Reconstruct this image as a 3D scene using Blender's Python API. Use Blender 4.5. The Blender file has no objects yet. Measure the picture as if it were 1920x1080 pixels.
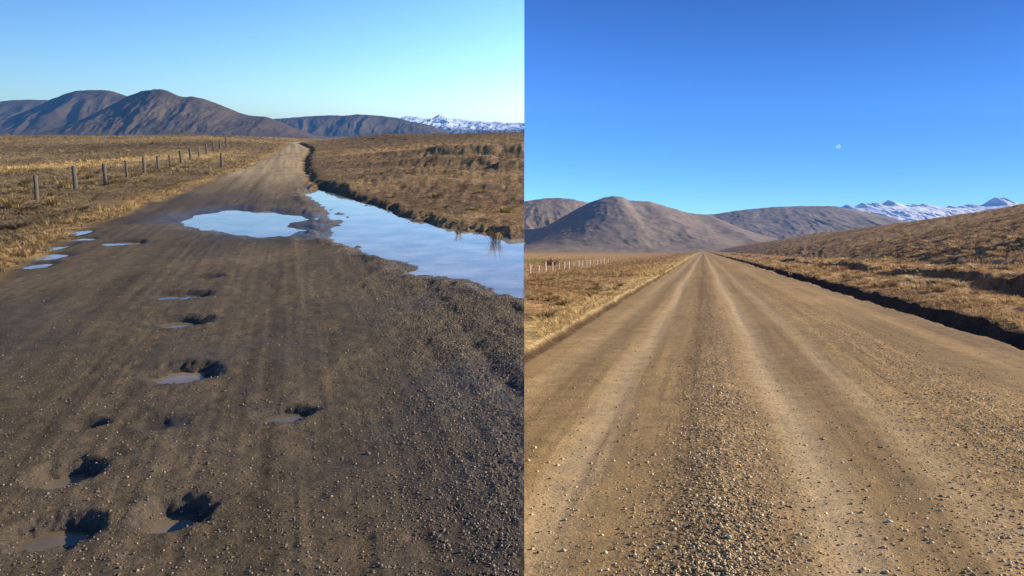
import bpy, math, random
import numpy as np
from mathutils import Vector, Matrix

# ------------------------------------------------------------------ camera, world, sun, exposure
S = bpy.context.scene
COL = S.collection
F = 1500.0                                   # focal length in photo pixels (1920 wide)
CX, CY = 960.0, 540.0
CAMZ = 2.4                                   # left place: eye height above its road
HR = 1.75                                    # right place: eye height above its road
PL = math.atan(285.0 / F)                    # camera pitch (left horizon at row 255)
PR = math.atan(70.0 / F)                     # pitch relative to the falling road on the right
TH = PL - PR                                 # the right-hand land falls away at this angle
SEAM = 23.0 / F                              # the two places meet on this bearing

cam = bpy.data.cameras.new('camera')
camo = bpy.data.objects.new('camera', cam)
COL.objects.link(camo)
camo.location = (0, 0, CAMZ)
camo.rotation_euler = (math.pi / 2 - PL, 0, 0)
cam.sensor_width = 36.0
cam.lens = 36.0 * F / 1920.0
cam.clip_start = 0.05
cam.clip_end = 40000
S.camera = camo

SUN_AZ, SUN_EL = 79.0, 20.5                  # from the right, low
w = bpy.data.worlds.new('World')
S.world = w
w.use_nodes = True
wt = w.node_tree
for n in list(wt.nodes):
    wt.nodes.remove(n)


def sky(alt, air, dust, ozone, rot, gamma, vec, gain):
    t = wt.nodes.new('ShaderNodeTexSky')
    t.sky_type = 'NISHITA'
    t.sun_disc = False
    t.sun_elevation = math.radians(SUN_EL)
    t.sun_rotation = math.radians(rot)
    t.altitude, t.air_density, t.dust_density, t.ozone_density = alt, air, dust, ozone
    wt.links.new(vec, t.inputs['Vector'])
    g = wt.nodes.new('ShaderNodeGamma')
    g.inputs['Gamma'].default_value = gamma
    wt.links.new(t.outputs[0], g.inputs[0])
    sc = wt.nodes.new('ShaderNodeVectorMath')
    sc.operation = 'SCALE'
    sc.inputs['Scale'].default_value = gain
    wt.links.new(g.outputs[0], sc.inputs[0])
    return sc.outputs[0]


tc = wt.nodes.new('ShaderNodeTexCoord')
vr = wt.nodes.new('ShaderNodeVectorRotate')  # the right-hand place and its sky lean together
vr.rotation_type = 'X_AXIS'
vr.inputs['Angle'].default_value = TH
wt.links.new(tc.outputs['Generated'], vr.inputs['Vector'])
skyL = sky(1500, 1.0, 1.2, 3.5, 46, 1.6, tc.outputs['Generated'], 0.80)
skyR = sky(2000, 1.0, 0.0, 4.0, 116, 1.85, vr.outputs[0], 0.72)
dotn = wt.nodes.new('ShaderNodeVectorMath')
dotn.operation = 'DOT_PRODUCT'
dotn.inputs[1].default_value = (1, -SEAM * math.cos(PL), SEAM * math.sin(PL))
wt.links.new(tc.outputs['Generated'], dotn.inputs[0])
gt = wt.nodes.new('ShaderNodeMath')
gt.operation = 'GREATER_THAN'
gt.inputs[1].default_value = 0.0
wt.links.new(dotn.outputs['Value'], gt.inputs[0])
mixw = wt.nodes.new('ShaderNodeMix')
mixw.data_type = 'RGBA'
wt.links.new(gt.outputs[0], mixw.inputs['Factor'])
wt.links.new(skyL, mixw.inputs[6])
wt.links.new(skyR, mixw.inputs[7])
bg = wt.nodes.new('ShaderNodeBackground')
bg.inputs['Strength'].default_value = 0.05
wt.links.new(mixw.outputs[2], bg.inputs['Color'])
wo = wt.nodes.new('ShaderNodeOutputWorld')
wt.links.new(bg.outputs[0], wo.inputs['Surface'])

sun = bpy.data.lights.new('sun', 'SUN')
sun.energy = 5.0
sun.angle = math.radians(0.55)
sun.color = (1.0, 0.89, 0.72)
suno = bpy.data.objects.new('sun', sun)
COL.objects.link(suno)
az, el = math.radians(SUN_AZ), math.radians(SUN_EL)
L = Vector((math.sin(az) * math.cos(el), math.cos(az) * math.cos(el), math.sin(el)))
suno.rotation_euler = (-L).to_track_quat('-Z', 'Y').to_euler()
suno.location = L * 50

S.view_settings.view_transform = 'Standard'
S.view_settings.look = 'None'
S.view_settings.exposure = 0.75
S.view_settings.gamma = 1.0
S.render.engine = 'CYCLES'
S.cycles.use_denoising = True
S.cycles.max_bounces = 5
S.cycles.diffuse_bounces = 2
S.cycles.volume_bounces = 0
S.cycles.transparent_max_bounces = 8
S.cycles.caustics_reflective = False
S.cycles.caustics_refractive = False

rng = np.random.default_rng(7)
random.seed(7)


# ------------------------------------------------------------------ helpers
def hsh(ix, iy, seed):
    h = (ix.astype(np.int64) * 374761393 + iy.astype(np.int64) * 668265263 + seed * 974634777) & 0xffffffff
    h = ((h ^ (h >> 13)) * 1274126177) & 0xffffffff
    h = (h ^ (h >> 16)) & 0xffff
    return h / 65535.0


def vn(x, y, seed=0):
    x = np.asarray(x, float)
    y = np.asarray(y, float)
    ix, iy = np.floor(x), np.floor(y)
    fx, fy = x - ix, y - iy
    fx = fx * fx * fx * (fx * (fx * 6 - 15) + 10)
    fy = fy * fy * fy * (fy * (fy * 6 - 15) + 10)
    a, b = hsh(ix, iy, seed), hsh(ix + 1, iy, seed)
    c, d = hsh(ix, iy + 1, seed), hsh(ix + 1, iy + 1, seed)
    return (a + (b - a) * fx) * (1 - fy) + (c + (d - c) * fx) * fy


def fbm(x, y, oct=4, seed=0, gain=0.5):
    t, a, s = 0.0, 1.0, 0.0
    for i in range(oct):
        t = t + a * (vn(x, y, seed + i * 17) - 0.5) * 2
        s += a
        a *= gain
        x, y = x * 2.03 + 11.3, y * 2.03 - 7.1
    return t / s


def sst(x, a, b):
    t = np.clip((np.asarray(x, float) - a) / (b - a), 0, 1)
    return t * t * (3 - 2 * t)


def ray(u, v, p):
    a, b = (u - CX) / F, (CY - v) / F
    return a, math.cos(p) + b * math.sin(p), -math.sin(p) + b * math.cos(p)


def gl(u, v, z=0.0):
    """photo pixel -> point on the left ground (world)"""
    x, y, q = ray(u, v, PL)
    t = (z - CAMZ) / q
    return np.array((x * t, y * t))


def gr(u, v, z=-HR):
    """photo pixel -> point on the right ground (right local frame)"""
    x, y, q = ray(u, v, PR)
    t = z / q
    return np.array((x * t, y * t))


def rise(y, top):
    return top * sst(y, 52, 122) - (top + 1.5) * sst(y, 130, 300)


def glr(u, v, top=1.45):
    '''photo pixel -> point on the left ground where it climbs to its crest'''
    lo, hi = 1.0, 124.0
    for _ in range(50):
        m = 0.5 * (lo + hi)
        x, y, q = ray(u, v, PL)
        zz = CAMZ + m * q / y
        if zz > float(rise(m, top)):
            lo = m
        else:
            hi = m
    x, y, q = ray(u, v, PL)
    return np.array((x / y * lo, lo))


CT, STH = math.cos(TH), math.sin(TH)


def r2w(P):
    """right local frame (origin at eye) -> world"""
    P = np.asarray(P, float)
    o = np.empty_like(P)
    o[..., 0] = P[..., 0]
    o[..., 1] = P[..., 1] * CT + P[..., 2] * STH
    o[..., 2] = CAMZ - P[..., 1] * STH + P[..., 2] * CT
    return o


RM = Matrix(((1, 0, 0, 0), (0, CT, STH, 0), (0, -STH, CT, CAMZ), (0, 0, 0, 1)))


def poly_sd(x, y, poly):
    """signed distance, positive inside"""
    sh = x.shape
    x = x.ravel()
    y = y.ravel()
    d = np.full(x.shape, 1e9)
    ins = np.zeros(x.shape, bool)
    n = len(poly)
    for i in range(n):
        ax, ay = poly[i]
        bx, by = poly[(i + 1) % n]
        ex, ey = bx - ax, by - ay
        t = np.clip(((x - ax) * ex + (y - ay) * ey) / (ex * ex + ey * ey), 0, 1)
        d = np.minimum(d, np.hypot(x - ax - t * ex, y - ay - t * ey))
        c = ((ay > y) != (by > y))
        with np.errstate(divide='ignore', invalid='ignore'):
            c &= x < (bx - ax) * (y - ay) / (by - ay if by != ay else 1e-9) + ax
        ins ^= c
    return np.where(ins, d, -d).reshape(sh)


def mesh_np(name, V, Q, tri=None):
    me = bpy.data.meshes.new(name)
    V = np.asarray(V, np.float32)
    me.vertices.add(len(V))
    me.vertices.foreach_set('co', V.ravel())
    Q = np.asarray(Q, np.int32)
    k = Q.shape[1]
    me.loops.add(Q.size)
    me.loops.foreach_set('vertex_index', Q.ravel())
    me.polygons.add(len(Q))
    me.polygons.foreach_set('loop_start', np.arange(0, Q.size, k, dtype=np.int32))
    me.polygons.foreach_set('loop_total', np.full(len(Q), k, np.int32))
    me.update(calc_edges=True)
    return me


def setcol(me, C, name='Col'):
    at = me.color_attributes.new(name, 'FLOAT_COLOR', 'POINT')
    a = np.ones((len(C), 4), np.float32)
    a[:, :3] = C
    at.data.foreach_set('color', a.ravel())


def setf(me, v, name):
    at = me.attributes.new(name, 'FLOAT', 'POINT')
    at.data.foreach_set('value', np.asarray(v, np.float32).ravel())


def smooth(me, on=True):
    me.polygons.foreach_set('use_smooth', np.full(len(me.polygons), on, bool))


def link(name, me, mat=None, parent=None, label=None, cat=None, group=None, kind=None):
    o = bpy.data.objects.new(name, me)
    COL.objects.link(o)
    if mat and me is not None and not me.materials:
        me.materials.append(mat)
    if parent:
        o.parent = parent
    if label:
        o['label'] = label
    if cat:
        o['category'] = cat
    if group:
        o['group'] = group
    if kind:
        o['kind'] = kind
    return o


def grid_quads(nr, nc):
    i = np.arange(nr * nc).reshape(nr, nc)
    return np.stack([i[:-1, :-1], i[:-1, 1:], i[1:, 1:], i[1:, :-1]], -1).reshape(-1, 4)


def submesh(name, V, Q, sel, attrs):
    q = Q[sel]
    used = np.unique(q)
    mp = np.full(len(V), -1)
    mp[used] = np.arange(len(used))
    me = mesh_np(name, V[used], mp[q])
    for k, v in attrs.items():
        if v.ndim == 2:
            setcol(me, v[used], k)
        else:
            setf(me, v[used], k)
    smooth(me)
    return me


# ------------------------------------------------------------------ materials
class NT:
    def __init__(s, name):
        s.m = bpy.data.materials.new(name)
        s.m.use_nodes = True
        s.t = s.m.node_tree
        s.bsdf = s.t.nodes['Principled BSDF']
        s.out = s.t.nodes['Material Output']

    def n(s, typ, **kw):
        nd = s.t.nodes.new(typ)
        for k, v in kw.items():
            setattr(nd, k, v)
        return nd

    def l(s, a, b):
        s.t.links.new(a, b)

    def obj(s):
        return s.n('ShaderNodeTexCoord').outputs['Object']

    def noise(s, vec, scale, detail=4, rough=0.6):
        nd = s.n('ShaderNodeTexNoise')
        nd.inputs['Scale'].default_value = scale
        nd.inputs['Detail'].default_value = detail
        nd.inputs['Roughness'].default_value = rough
        s.l(vec, nd.inputs['Vector'])
        return nd.outputs['Fac']

    def ramp(s, fac, stops):
        nd = s.n('ShaderNodeValToRGB')
        e = nd.color_ramp.elements
        while len(e) < len(stops):
            e.new(0.5)
        for i, (p, c) in enumerate(stops):
            e[i].position = p
            e[i].color = (*c, 1) if len(c) == 3 else c
        s.l(fac, nd.inputs[0])
        return nd.outputs[0]

    def math(s, op, a, b=None):
        nd = s.n('ShaderNodeMath', operation=op)
        for i, v in enumerate((a, b)):
            if v is None:
                continue
            if isinstance(v, (int, float)):
                nd.inputs[i].default_value = v
            else:
                s.l(v, nd.inputs[i])
        return nd.outputs[0]

    def mix(s, fac, a, b, typ='MIX'):
        nd = s.n('ShaderNodeMix', data_type='RGBA', blend_type=typ)
        for i, v in ((0, fac), (6, a), (7, b)):
            if isinstance(v, (int, float)):
                nd.inputs[i].default_value = v
            elif isinstance(v, tuple):
                nd.inputs[i].default_value = (*v, 1)
            else:
                s.l(v, nd.inputs[i])
        return nd.outputs[2]

    def attr(s, name, fac=False):
        nd = s.n('ShaderNodeAttribute', attribute_name=name)
        return nd.outputs['Fac' if fac else 'Color']

    def bump(s, h, strength, dist, prev=None):
        nd = s.n('ShaderNodeBump')
        nd.inputs['Strength'].default_value = strength
        nd.inputs['Distance'].default_value = dist
        s.l(h, nd.inputs['Height'])
        if prev is not None:
            s.l(prev, nd.inputs['Normal'])
        return nd.outputs[0]


def ground_mat(name, lo, hi, fine, bumpd):
    """surface of earth, gravel or turf: colour zones from the land itself, grain from noise"""
    t = NT(name)
    v = t.obj()
    c = t.attr('Col')
    n1 = t.noise(v, fine, 5, 0.7)
    n2 = t.noise(v, fine * 0.11, 4, 0.6)
    vor = t.n('ShaderNodeTexVoronoi')
    vor.inputs['Scale'].default_value = fine * 0.75
    t.l(v, vor.inputs['Vector'])
    g = t.ramp(n1, [(0.28, (lo,) * 3), (0.72, (hi,) * 3)])
    c1 = t.mix(1.0, c, g, 'MULTIPLY')
    g2 = t.ramp(n2, [(0.3, (0.72, 0.74, 0.78)), (0.7, (1.25, 1.2, 1.12))])
    c2 = t.mix(0.8, c1, g2, 'MULTIPLY')
    peb = t.attr('peb', True)
    sp = t.ramp(t.n('ShaderNodeSeparateColor').outputs[0] if False else vor.outputs['Color'],
                [(0.0, (0.45, 0.45, 0.48)), (0.6, (0.95, 0.95, 0.95)), (1.0, (1.9, 1.8, 1.65))])
    c3 = t.mix(peb, c2, t.mix(1.0, c2, sp, 'MULTIPLY'))
    t.l(c3, t.bsdf.inputs['Base Color'])
    wet = t.attr('wet', True)
    r = t.math('SUBTRACT', 0.95, t.math('MULTIPLY', wet, 0.62))
    t.l(r, t.bsdf.inputs['Roughness'])
    t.l(t.math('ADD', 0.12, t.math('MULTIPLY', wet, 0.38)), t.bsdf.inputs['Specular IOR Level'])
    b = t.bump(n1, 0.7, bumpd)
    b = t.bump(t.math('MULTIPLY', t.math('SUBTRACT', 1.0, vor.outputs['Distance']), peb), 0.8, bumpd * 1.2, b)
    t.l(b, t.bsdf.inputs['Normal'])
    return t.m


def grass_ground_mat(name, fine, bumpd):
    t = NT(name)
    v = t.obj()
    c = t.attr('Col')
    n1 = t.noise(v, fine, 6, 0.75)
    n2 = t.noise(v, fine * 0.17, 4, 0.6)
    g = t.ramp(n1, [(0.3, (0.45, 0.42, 0.40)), (0.7, (1.45, 1.42, 1.35))])
    c1 = t.mix(1.0, c, g, 'MULTIPLY')
    g2 = t.ramp(n2, [(0.32, (0.68, 0.68, 0.70)), (0.68, (1.25, 1.22, 1.15))])
    c2 = t.mix(0.9, c1, g2, 'MULTIPLY')
    t.l(c2, t.bsdf.inputs['Base Color'])
    t.bsdf.inputs['Roughness'].default_value = 1.0
    t.bsdf.inputs['Specular IOR Level'].default_value = 0.05
    b = t.bump(n1, 0.9, bumpd)
    b = t.bump(n2, 0.8, bumpd * 3, b)
    t.l(b, t.bsdf.inputs['Normal'])
    return t.m


M_ROADL = ground_mat('wet_gravel_surface', 0.5, 1.5, 42.0, 0.02)
M_ROADR = ground_mat('dry_gravel_surface', 0.68, 1.3, 38.0, 0.012)
M_GRASSL = grass_ground_mat('dry_turf', 9.0, 0.06)
M_GRASSR = grass_ground_mat('dry_turf_sunny', 9.0, 0.06)


def hill_mat(name, dark, light, sc, bd):
    t = NT(name)
    v = t.obj()
    n1 = t.noise(v, sc, 6, 0.65)
    n2 = t.noise(v, sc * 5, 5, 0.7)
    c = t.ramp(n1, [(0.3, dark), (0.7, light)])
    c = t.mix(0.8, c, t.ramp(n2, [(0.3, (0.72,) * 3), (0.7, (1.25,) * 3)]), 'MULTIPLY')
    t.l(c, t.bsdf.inputs['Base Color'])
    t.bsdf.inputs['Roughness'].default_value = 1.0
    t.bsdf.inputs['Specular IOR Level'].default_value = 0.05
    t.l(t.bump(n2, 0.6, bd), t.bsdf.inputs['Normal'])
    return t.m


M_HILLL = hill_mat('tussock_hill', (0.062, 0.044, 0.023), (0.13, 0.089, 0.044), 0.012, 1.0)
M_HILLR = hill_mat('scree_hill', (0.20, 0.15, 0.10), (0.32, 0.24, 0.16), 0.012, 0.6)


def snow_mat(name, lo, hi, add=0.0, white=(0.92, 0.93, 0.95)):
    t = NT(name)
    v = t.obj()
    n1 = t.noise(v, 0.02, 6, 0.7)
    k = t.math('ADD', t.math('ADD', t.attr('snow', True), add), t.math('MULTIPLY', t.math('SUBTRACT', n1, 0.5), 1.3))
    k = t.ramp(k, [(lo, (0, 0, 0)), (hi, (1, 1, 1))])
    t.l(t.mix(k, (0.10, 0.11, 0.14), white), t.bsdf.inputs['Base Color'])
    t.bsdf.inputs['Roughness'].default_value = 0.8
    t.l(t.bump(n1, 0.5, 8.0), t.bsdf.inputs['Normal'])
    return t.m


M_SNOW = snow_mat('shade_tinted_snow_and_rock', 0.10, 0.35, 0.0, (0.50, 0.56, 0.66))  # shade and haze of this far range are put into its bluish snow colour
M_SNOWR = snow_mat('bright_snow', 0.0, 0.1, 0.45)


def water_mat(name, mud, rip):
    t = NT(name)
    v = t.obj()
    n0 = t.noise(v, 0.9, 5, 0.6)
    t.l(t.ramp(n0, [(0.35, tuple(0.55 * c for c in mud)), (0.68, tuple(1.35 * c for c in mud))]), t.bsdf.inputs['Base Color'])
    t.bsdf.inputs['Roughness'].default_value = 0.02
    t.bsdf.inputs['IOR'].default_value = 1.333
    t.bsdf.inputs['Specular IOR Level'].default_value = 0.5
    t.bsdf.inputs['Coat Weight'].default_value = 0.0
    t.l(t.bump(t.noise(v, 14.0, 3, 0.5), rip, 0.004), t.bsdf.inputs['Normal'])
    return t.m


M_WATER = water_mat('muddy_water', (0.30, 0.275, 0.24), 0.10)
M_WATERP = water_mat('silty_water', (0.20, 0.155, 0.095), 0.04)


def veg_mat(name):
    t = NT(name)
    c = t.attr('Col')
    oi = t.n('ShaderNodeObjectInfo')
    c = t.mix(1.0, c, t.ramp(oi.outputs['Random'], [(0, (0.75, 0.73, 0.7)), (1, (1.15, 1.13, 1.1))]), 'MULTIPLY')
    d = t.n('ShaderNodeBsdfDiffuse')
    tr = t.n('ShaderNodeBsdfTranslucent')
    t.l(c, d.inputs[0])
    t.l(c, tr.inputs[0])
    mx = t.n('ShaderNodeMixShader')
    mx.inputs[0].default_value = 0.3
    t.l(d.outputs[0], mx.inputs[1])
    t.l(tr.outputs[0], mx.inputs[2])
    t.l(mx.outputs[0], t.out.inputs['Surface'])
    return t.m


M_VEG = veg_mat('dry_grass_blades')


def stone_mat(name, a, b, c, rough):
    t = NT(name)
    v = t.obj()
    col = t.mix(1.0, t.attr('Col'), t.ramp(t.noise(v, 90.0, 3), [(0.3, (0.75,) * 3), (0.7, (1.2,) * 3)]), 'MULTIPLY')
    t.l(col, t.bsdf.inputs['Base Color'])
    t.bsdf.inputs['Roughness'].default_value = rough
    t.bsdf.inputs['Specular IOR Level'].default_value = 0.12
    return t.m


M_STONE = stone_mat('gravel_stone', 0, 0, 0, 0.95)
M_STONEW = stone_mat('damp_gravel_stone', 0, 0, 0, 0.55)


def wood_mat(name, a, b):
    t = NT(name)
    v = t.obj()
    mp = t.n('ShaderNodeMapping')
    mp.inputs['Scale'].default_value = (1, 1, 0.08)
    t.l(v, mp.inputs['Vector'])
    n1 = t.noise(mp.outputs[0], 60, 4)
    t.l(t.ramp(n1, [(0.3, a), (0.7, b)]), t.bsdf.inputs['Base Color'])
    t.bsdf.inputs['Roughness'].default_value = 0.9
    t.l(t.bump(n1, 0.6, 0.006), t.bsdf.inputs['Normal'])
    return t.m


M_POSTL = wood_mat('weathered_post', (0.05, 0.04, 0.028), (0.14, 0.112, 0.078))
M_POSTR = wood_mat('pale_post', (0.58, 0.50, 0.40), (0.82, 0.74, 0.60))
tw = NT('fence_wire')
tw.bsdf.inputs['Base Color'].default_value = (0.35, 0.34, 0.33, 1)
tw.bsdf.inputs['Metallic'].default_value = 0.6
tw.bsdf.inputs['Roughness'].default_value = 0.6
M_WIRE = tw.m

# ------------------------------------------------------------------ LEFT PLACE: the land
W_A, W_B = -0.07, -0.11                      # water levels of the two big puddles
polyA = np.array([gl(u, v, W_A) for u, v in [(340, 416), (358, 410), (368, 402), (405, 400), (428, 393), (470, 397), (505, 396), (530, 403), (562, 405), (583, 413),
                                           (545, 417), (540, 424), (560, 432), (535, 446), (512, 444), (490, 449), (462, 441), (440, 441), (415, 434), (380, 433), (362, 426), (348, 425)]])
polyB = np.array([gl(u, v, W_B) for u, v in [(577, 364), (604, 353), (640, 366), (700, 386), (780, 413), (850, 430), (920, 443), (1010, 449),
                                           (1060, 470), (1060, 580), (985, 560), (930, 546), (860, 528), (800, 516), (740, 489), (690, 470),
                                           (645, 462), (628, 447), (640, 420), (608, 392)]])
edgeL = [(-500, 800), (-200, 620), (0, 522), (60, 487), (160, 428), (250, 394), (340, 363), (430, 326), (500, 297), (528, 281), (539, 274), (541, 269), (537, 266.5)]
edgeR = [(1700, 720), (1200, 560), (985, 500), (850, 466), (740, 430), (670, 402), (622, 374), (590, 357), (572, 337), (564, 320), (562, 306), (567, 294), (576, 284), (574, 277), (562, 271), (553, 268)]
eL = np.array([glr(u, v) for u, v in edgeL])
eR = np.array([glr(u, v) for u, v in edgeR])
eL = eL[np.argsort(eL[:, 1])]
eR = eR[np.argsort(eR[:, 1])]
# potholes: centre px, half width px, half depth (m), depth, water level (None = dry), rim pixel
HOLES = [(232, 456, 46, 0.42, 0.09, -0.055), (388, 521, 30, 0.22, 0.06, None), (340, 556, 50, 0.30, 0.10, -0.065),
         (338, 606, 56, 0.30, 0.12, -0.08), (338, 702, 66, 0.34, 0.14, -0.09), (536, 783, 52, 0.20, 0.11, -0.075),
         (168, 800, 34, 0.13, 0.055, None), (124, 890, 56, 0.22, 0.12, -0.075), (96, 1005, 74, 0.22, 0.13, -0.09),
         (322, 968, 62, 0.22, 0.13, -0.095), (300, 800, 44, 0.16, 0.03, None),
         (96, 480, 34, 0.55, 0.055, -0.03), (76, 497, 30, 0.40, 0.05, -0.028), (137, 440, 18, 0.75, 0.05, -0.028),
         (156, 449, 26, 0.35, 0.05, -0.028), (124, 461, 14, 0.65, 0.045, -0.026), (98, 467, 14, 0.35, 0.045, -0.026)]
HO = []
for (u, v, hw, ry, dep, wl) in HOLES:
    c = gl(u, v)
    HO.append((c[0], c[1], 1.1 * hw / F * math.hypot(c[1], CAMZ), ry * 1.1, dep * (1.12 if dep > .055 else 1), wl and -dep * (.66 if v > 850 else .52)))
FALL_L = np.array((-0.27, 1.0))


def edges_at(y):
    return np.interp(y, eL[:, 1], eL[:, 0]), np.interp(y, eR[:, 1], eR[:, 0])


straw = np.array([glr(u, v, 2.0) for u, v in [(-150, 322), (60, 309), (200, 303), (330, 293), (430, 286), (455, 282), (470, 284), (440, 293), (350, 303), (230, 312), (120, 320), (0, 327), (-150, 340)]])
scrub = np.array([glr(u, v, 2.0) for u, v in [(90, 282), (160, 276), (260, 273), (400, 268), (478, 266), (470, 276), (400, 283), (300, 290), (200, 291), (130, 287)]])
strawR = np.array([glr(u, v, 2.4) for u, v in [(625, 283), (650, 276), (740, 274), (850, 278), (1000, 276), (1100, 280), (1100, 298), (980, 291), (860, 296), (740, 290), (660, 290)]])
KN = [(905, 318, 2.9, 9, 0.95), (990, 330, 2.8, 7, 0.9), (790, 335, 2.6, 7, 0.4), (960, 300, 4.4, 14, 1.1), (715, 350, 4, 4, 0.22), (745, 345, 3, 5, 0.2)]
KNW = [(*glr(u, v, 2.4), rx, ry, h) for u, v, rx, ry, h in KN]


def left_land(x, y, cols=True):
    xl, xr = edges_at(y)
    s = x - (xl + xr) * 0.5
    hw = (xr - xl) * 0.5
    wob = fbm(x * 0.9, y * 0.9, 3, 3) * np.clip(0.35 * (y / 20), 0.12, 0.6)
    dl = (x - xl) + wob                       # >0 : on the road side of its left edge
    dr = (xr - x) + wob * 0.5
    road = sst(dl, -0.15, 0.25) * sst(dr, -0.3, 0.3)
    # grass either side, gently rolling
    rd = np.maximum(-dl, -dr)
    und = fbm(x / 60, y / 90, 3, 21) * (0.7 + 0.5 * sst(-dl, 20, 90)) * sst(rd, 4, 60) + fbm(x / 14, y / 20, 3, 25) * 0.30 * sst(rd, 1.5, 14)
    und += fbm(x / 400, y / 500, 3, 29) * 5.0 * sst(rd, 160, 600)
    und += rise(y, 1.45 + 0.75 * sst(-dl, 1.0, 14) + 1.15 * sst(-dr, 1.0, 14))
    tus = (np.abs(fbm(x * 1.5, y * 1.5, 3, 31)) ** 1.2) * 0.16 * sst(rd, 0.3, 3)
    z = und + tus
    z = z + 0.08 * sst(-dl, 0.0, 0.6) + 0.10 * sst(-dl, 2.0, 6.0)
    # the bank right of the road: cut face looking left
    bank = sst(-dr, 0.5, 1.05) * sst(y, 26, 40)
    inB = poly_sd(x, y, polyB)
    z = z + 0.03 * bank * sst(y, 60, 34) + 0.10 * bank * sst(y, 34, 60)
    ditch = sst(-dr, -0.1, 0.25) * (1 - sst(-dr, 0.45, 0.8)) * sst(y, 30, 42)
    z = z - 0.10 * ditch
    for kx, ky, rx, ry, h in KNW:
        q = np.hypot((-.5 * (x - kx) - .87 * (y - ky)) / rx, (.87 * (x - kx) - .5 * (y - ky)) / ry)
        z = z + h * np.exp(-q * q * 1.6) * (1 + 0.5 * fbm(x / 3, y / 3, 3, 41))
    # road: camber, ruts, washboard
    lat = s + 0.0
    zr = rise(y, 1.45) + 0.04 * (1 - np.clip(np.abs(lat) / np.maximum(hw, 1), 0, 1) ** 2)
    sl = x + 0.27 * y                          # across the direction of travel
    zr += 0.006 * fbm(sl * 3.0 + .5 * fbm(x * .4, y * .4, 2, 50), y * 0.14, 3, 51) + 0.004 * fbm(sl * 15, y * 0.5, 2, 52)
    zr += 0.02 * fbm(x * 1.3, y * 1.0, 4, 53) + 0.012 * fbm(x * 7, y * 7, 3, 54)
    berm = np.exp(-((-poly_sd(x, y, polyB) - 0.45) / 0.32) ** 2) * (sl < 4.5)
    loose = sst(sl, 0.2, 2.2) * sst(y, 40, 22)
    zr += loose * (0.03 * fbm(x * 3.5, y * 2.0, 3, 55) + 0.02 * np.abs(fbm(x * 16, y * 16, 2, 56)))
    zr += 0.07 * berm * (1 + 0.7 * fbm(x * 4, y * 4, 3, 57))
    rutr = np.exp(-((sl - 2.05 + 0.15 * fbm(y * .5, y * 0, 2, 58)) / 0.14) ** 2) + np.exp(-((sl - 3.0) / 0.16) ** 2) * 0.8
    zr -= 0.045 * rutr * (0.5 + 0.5 * vn(x * 2, y * 1.2, 59)) * sst(y, 16, 9)
    z = z * (1 - road) + zr * road
    # puddles
    near = 0.22 * fbm(x * 1.6, y * 1.1, 4, 61) + 0.10 * fbm(x * 5, y * 4, 3, 62)
    sa = poly_sd(x, y, polyA) + near * 1.3
    z = np.where(sa > -0.7, z * sst(-sa, 0.0, 0.7) + W_A * (1 - sst(-sa, 0.0, 0.7)) - 0.12 * sst(sa, 0, 0.7) + 0.012 * (near * 5) * (sa > -.3), z)
    sb = inB + near * 1.6
    rb = np.where(dr < 0, 0.45, 0.8)
    k = sst(-sb, 0.0, 1.0) if False else np.clip(-sb / rb, 0, 1)
    zb = W_B * (1 - k) + z * k
    zb = np.where(sb > 0, W_B - 0.02 - 0.10 * sst(sb, 0, 0.8) + 0.22 * np.clip(fbm(x * 2.6, y * 2.0, 4, 64) - .30, 0, 1) * (1 - .7 * sst(sb, .4, 1.2)), zb)
    z = np.where(sb > -rb, zb, z)
    # far bank of the pool: a low turf lip
    lip = np.exp(-((-sb - 0.55) / 0.35) ** 2) * sst(sl, 1.6, 2.6) * (y > 15)
    z = z + 0.04 * lip * (1 + 0.6 * fbm(x * 2, y * 2, 2, 66)) * (np.abs(-inB) < 3) * (dr < 0)
    hol = np.zeros_like(x)
    for hx, hy, rx, ry, dep, wl in HO:
        m = (np.abs(x - hx) < rx * 2.2) & (np.abs(y - hy) < ry * 2.5)
        if not m.any():
            continue
        q = np.hypot((x[m] - hx) / rx, (y[m] - hy) / ry) + 0.34 * fbm(x[m] * 5, y[m] * 5, 4, 71, .65)
        z[m] = z[m] - dep * (1 - sst(q, 0.20, 1.22)) + 0.003 * np.exp(-((q - 1.2) / 0.22) ** 2)
        hol[m] = np.maximum(hol[m], 1 - sst(q, 0.8, 1.5))
    if not cols:
        return z
    # ---- colours of the land
    n = fbm(x * 0.5, y * 0.5, 4, 81)
    nb = fbm(x * 0.06, y * 0.06, 4, 83)
    nf = fbm(x * 3, y * 3, 3, 84)
    def C(r, g, b): return np.array((r, g, b))
    gA, gB, gD = C(.40, .285, .135), C(.27, .195, .10), C(.15, .11, .068)
    t = np.clip(0.5 + 0.9 * n + 0.5 * nb, 0, 1)[..., None]
    grass = gD * (1 - t) + gB * t
    t2 = np.clip(0.15 + 1.2 * nb + 0.5 * nf, 0, 1)[..., None]
    grass = grass * (1 - t2 * .8) + gA * t2 * .8
    rs = sst(-dr, 0, 3)[..., None]             # right of the road: browner
    grass = grass * (1 - rs * .55) + C(.235, .15, .085) * rs * .55 * (1 + .5 * n[..., None])
    k = sst(poly_sd(x, y, straw) + 4 * n, -2, 4)[..., None]
    grass = grass * (1 - k * .85) + C(.60, .41, .16) * k * .85
    k = sst(poly_sd(x, y, strawR) + 6 * n, -4, 6)[..., None]
    grass = grass * (1 - k * .7) + C(.50, .32, .14) * k * .7
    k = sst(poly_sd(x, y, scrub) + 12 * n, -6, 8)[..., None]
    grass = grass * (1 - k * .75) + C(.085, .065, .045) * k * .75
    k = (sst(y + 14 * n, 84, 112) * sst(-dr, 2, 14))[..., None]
    grass = grass * (1 - k * .55) + C(.075, .068, .05) * k * .55
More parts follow.
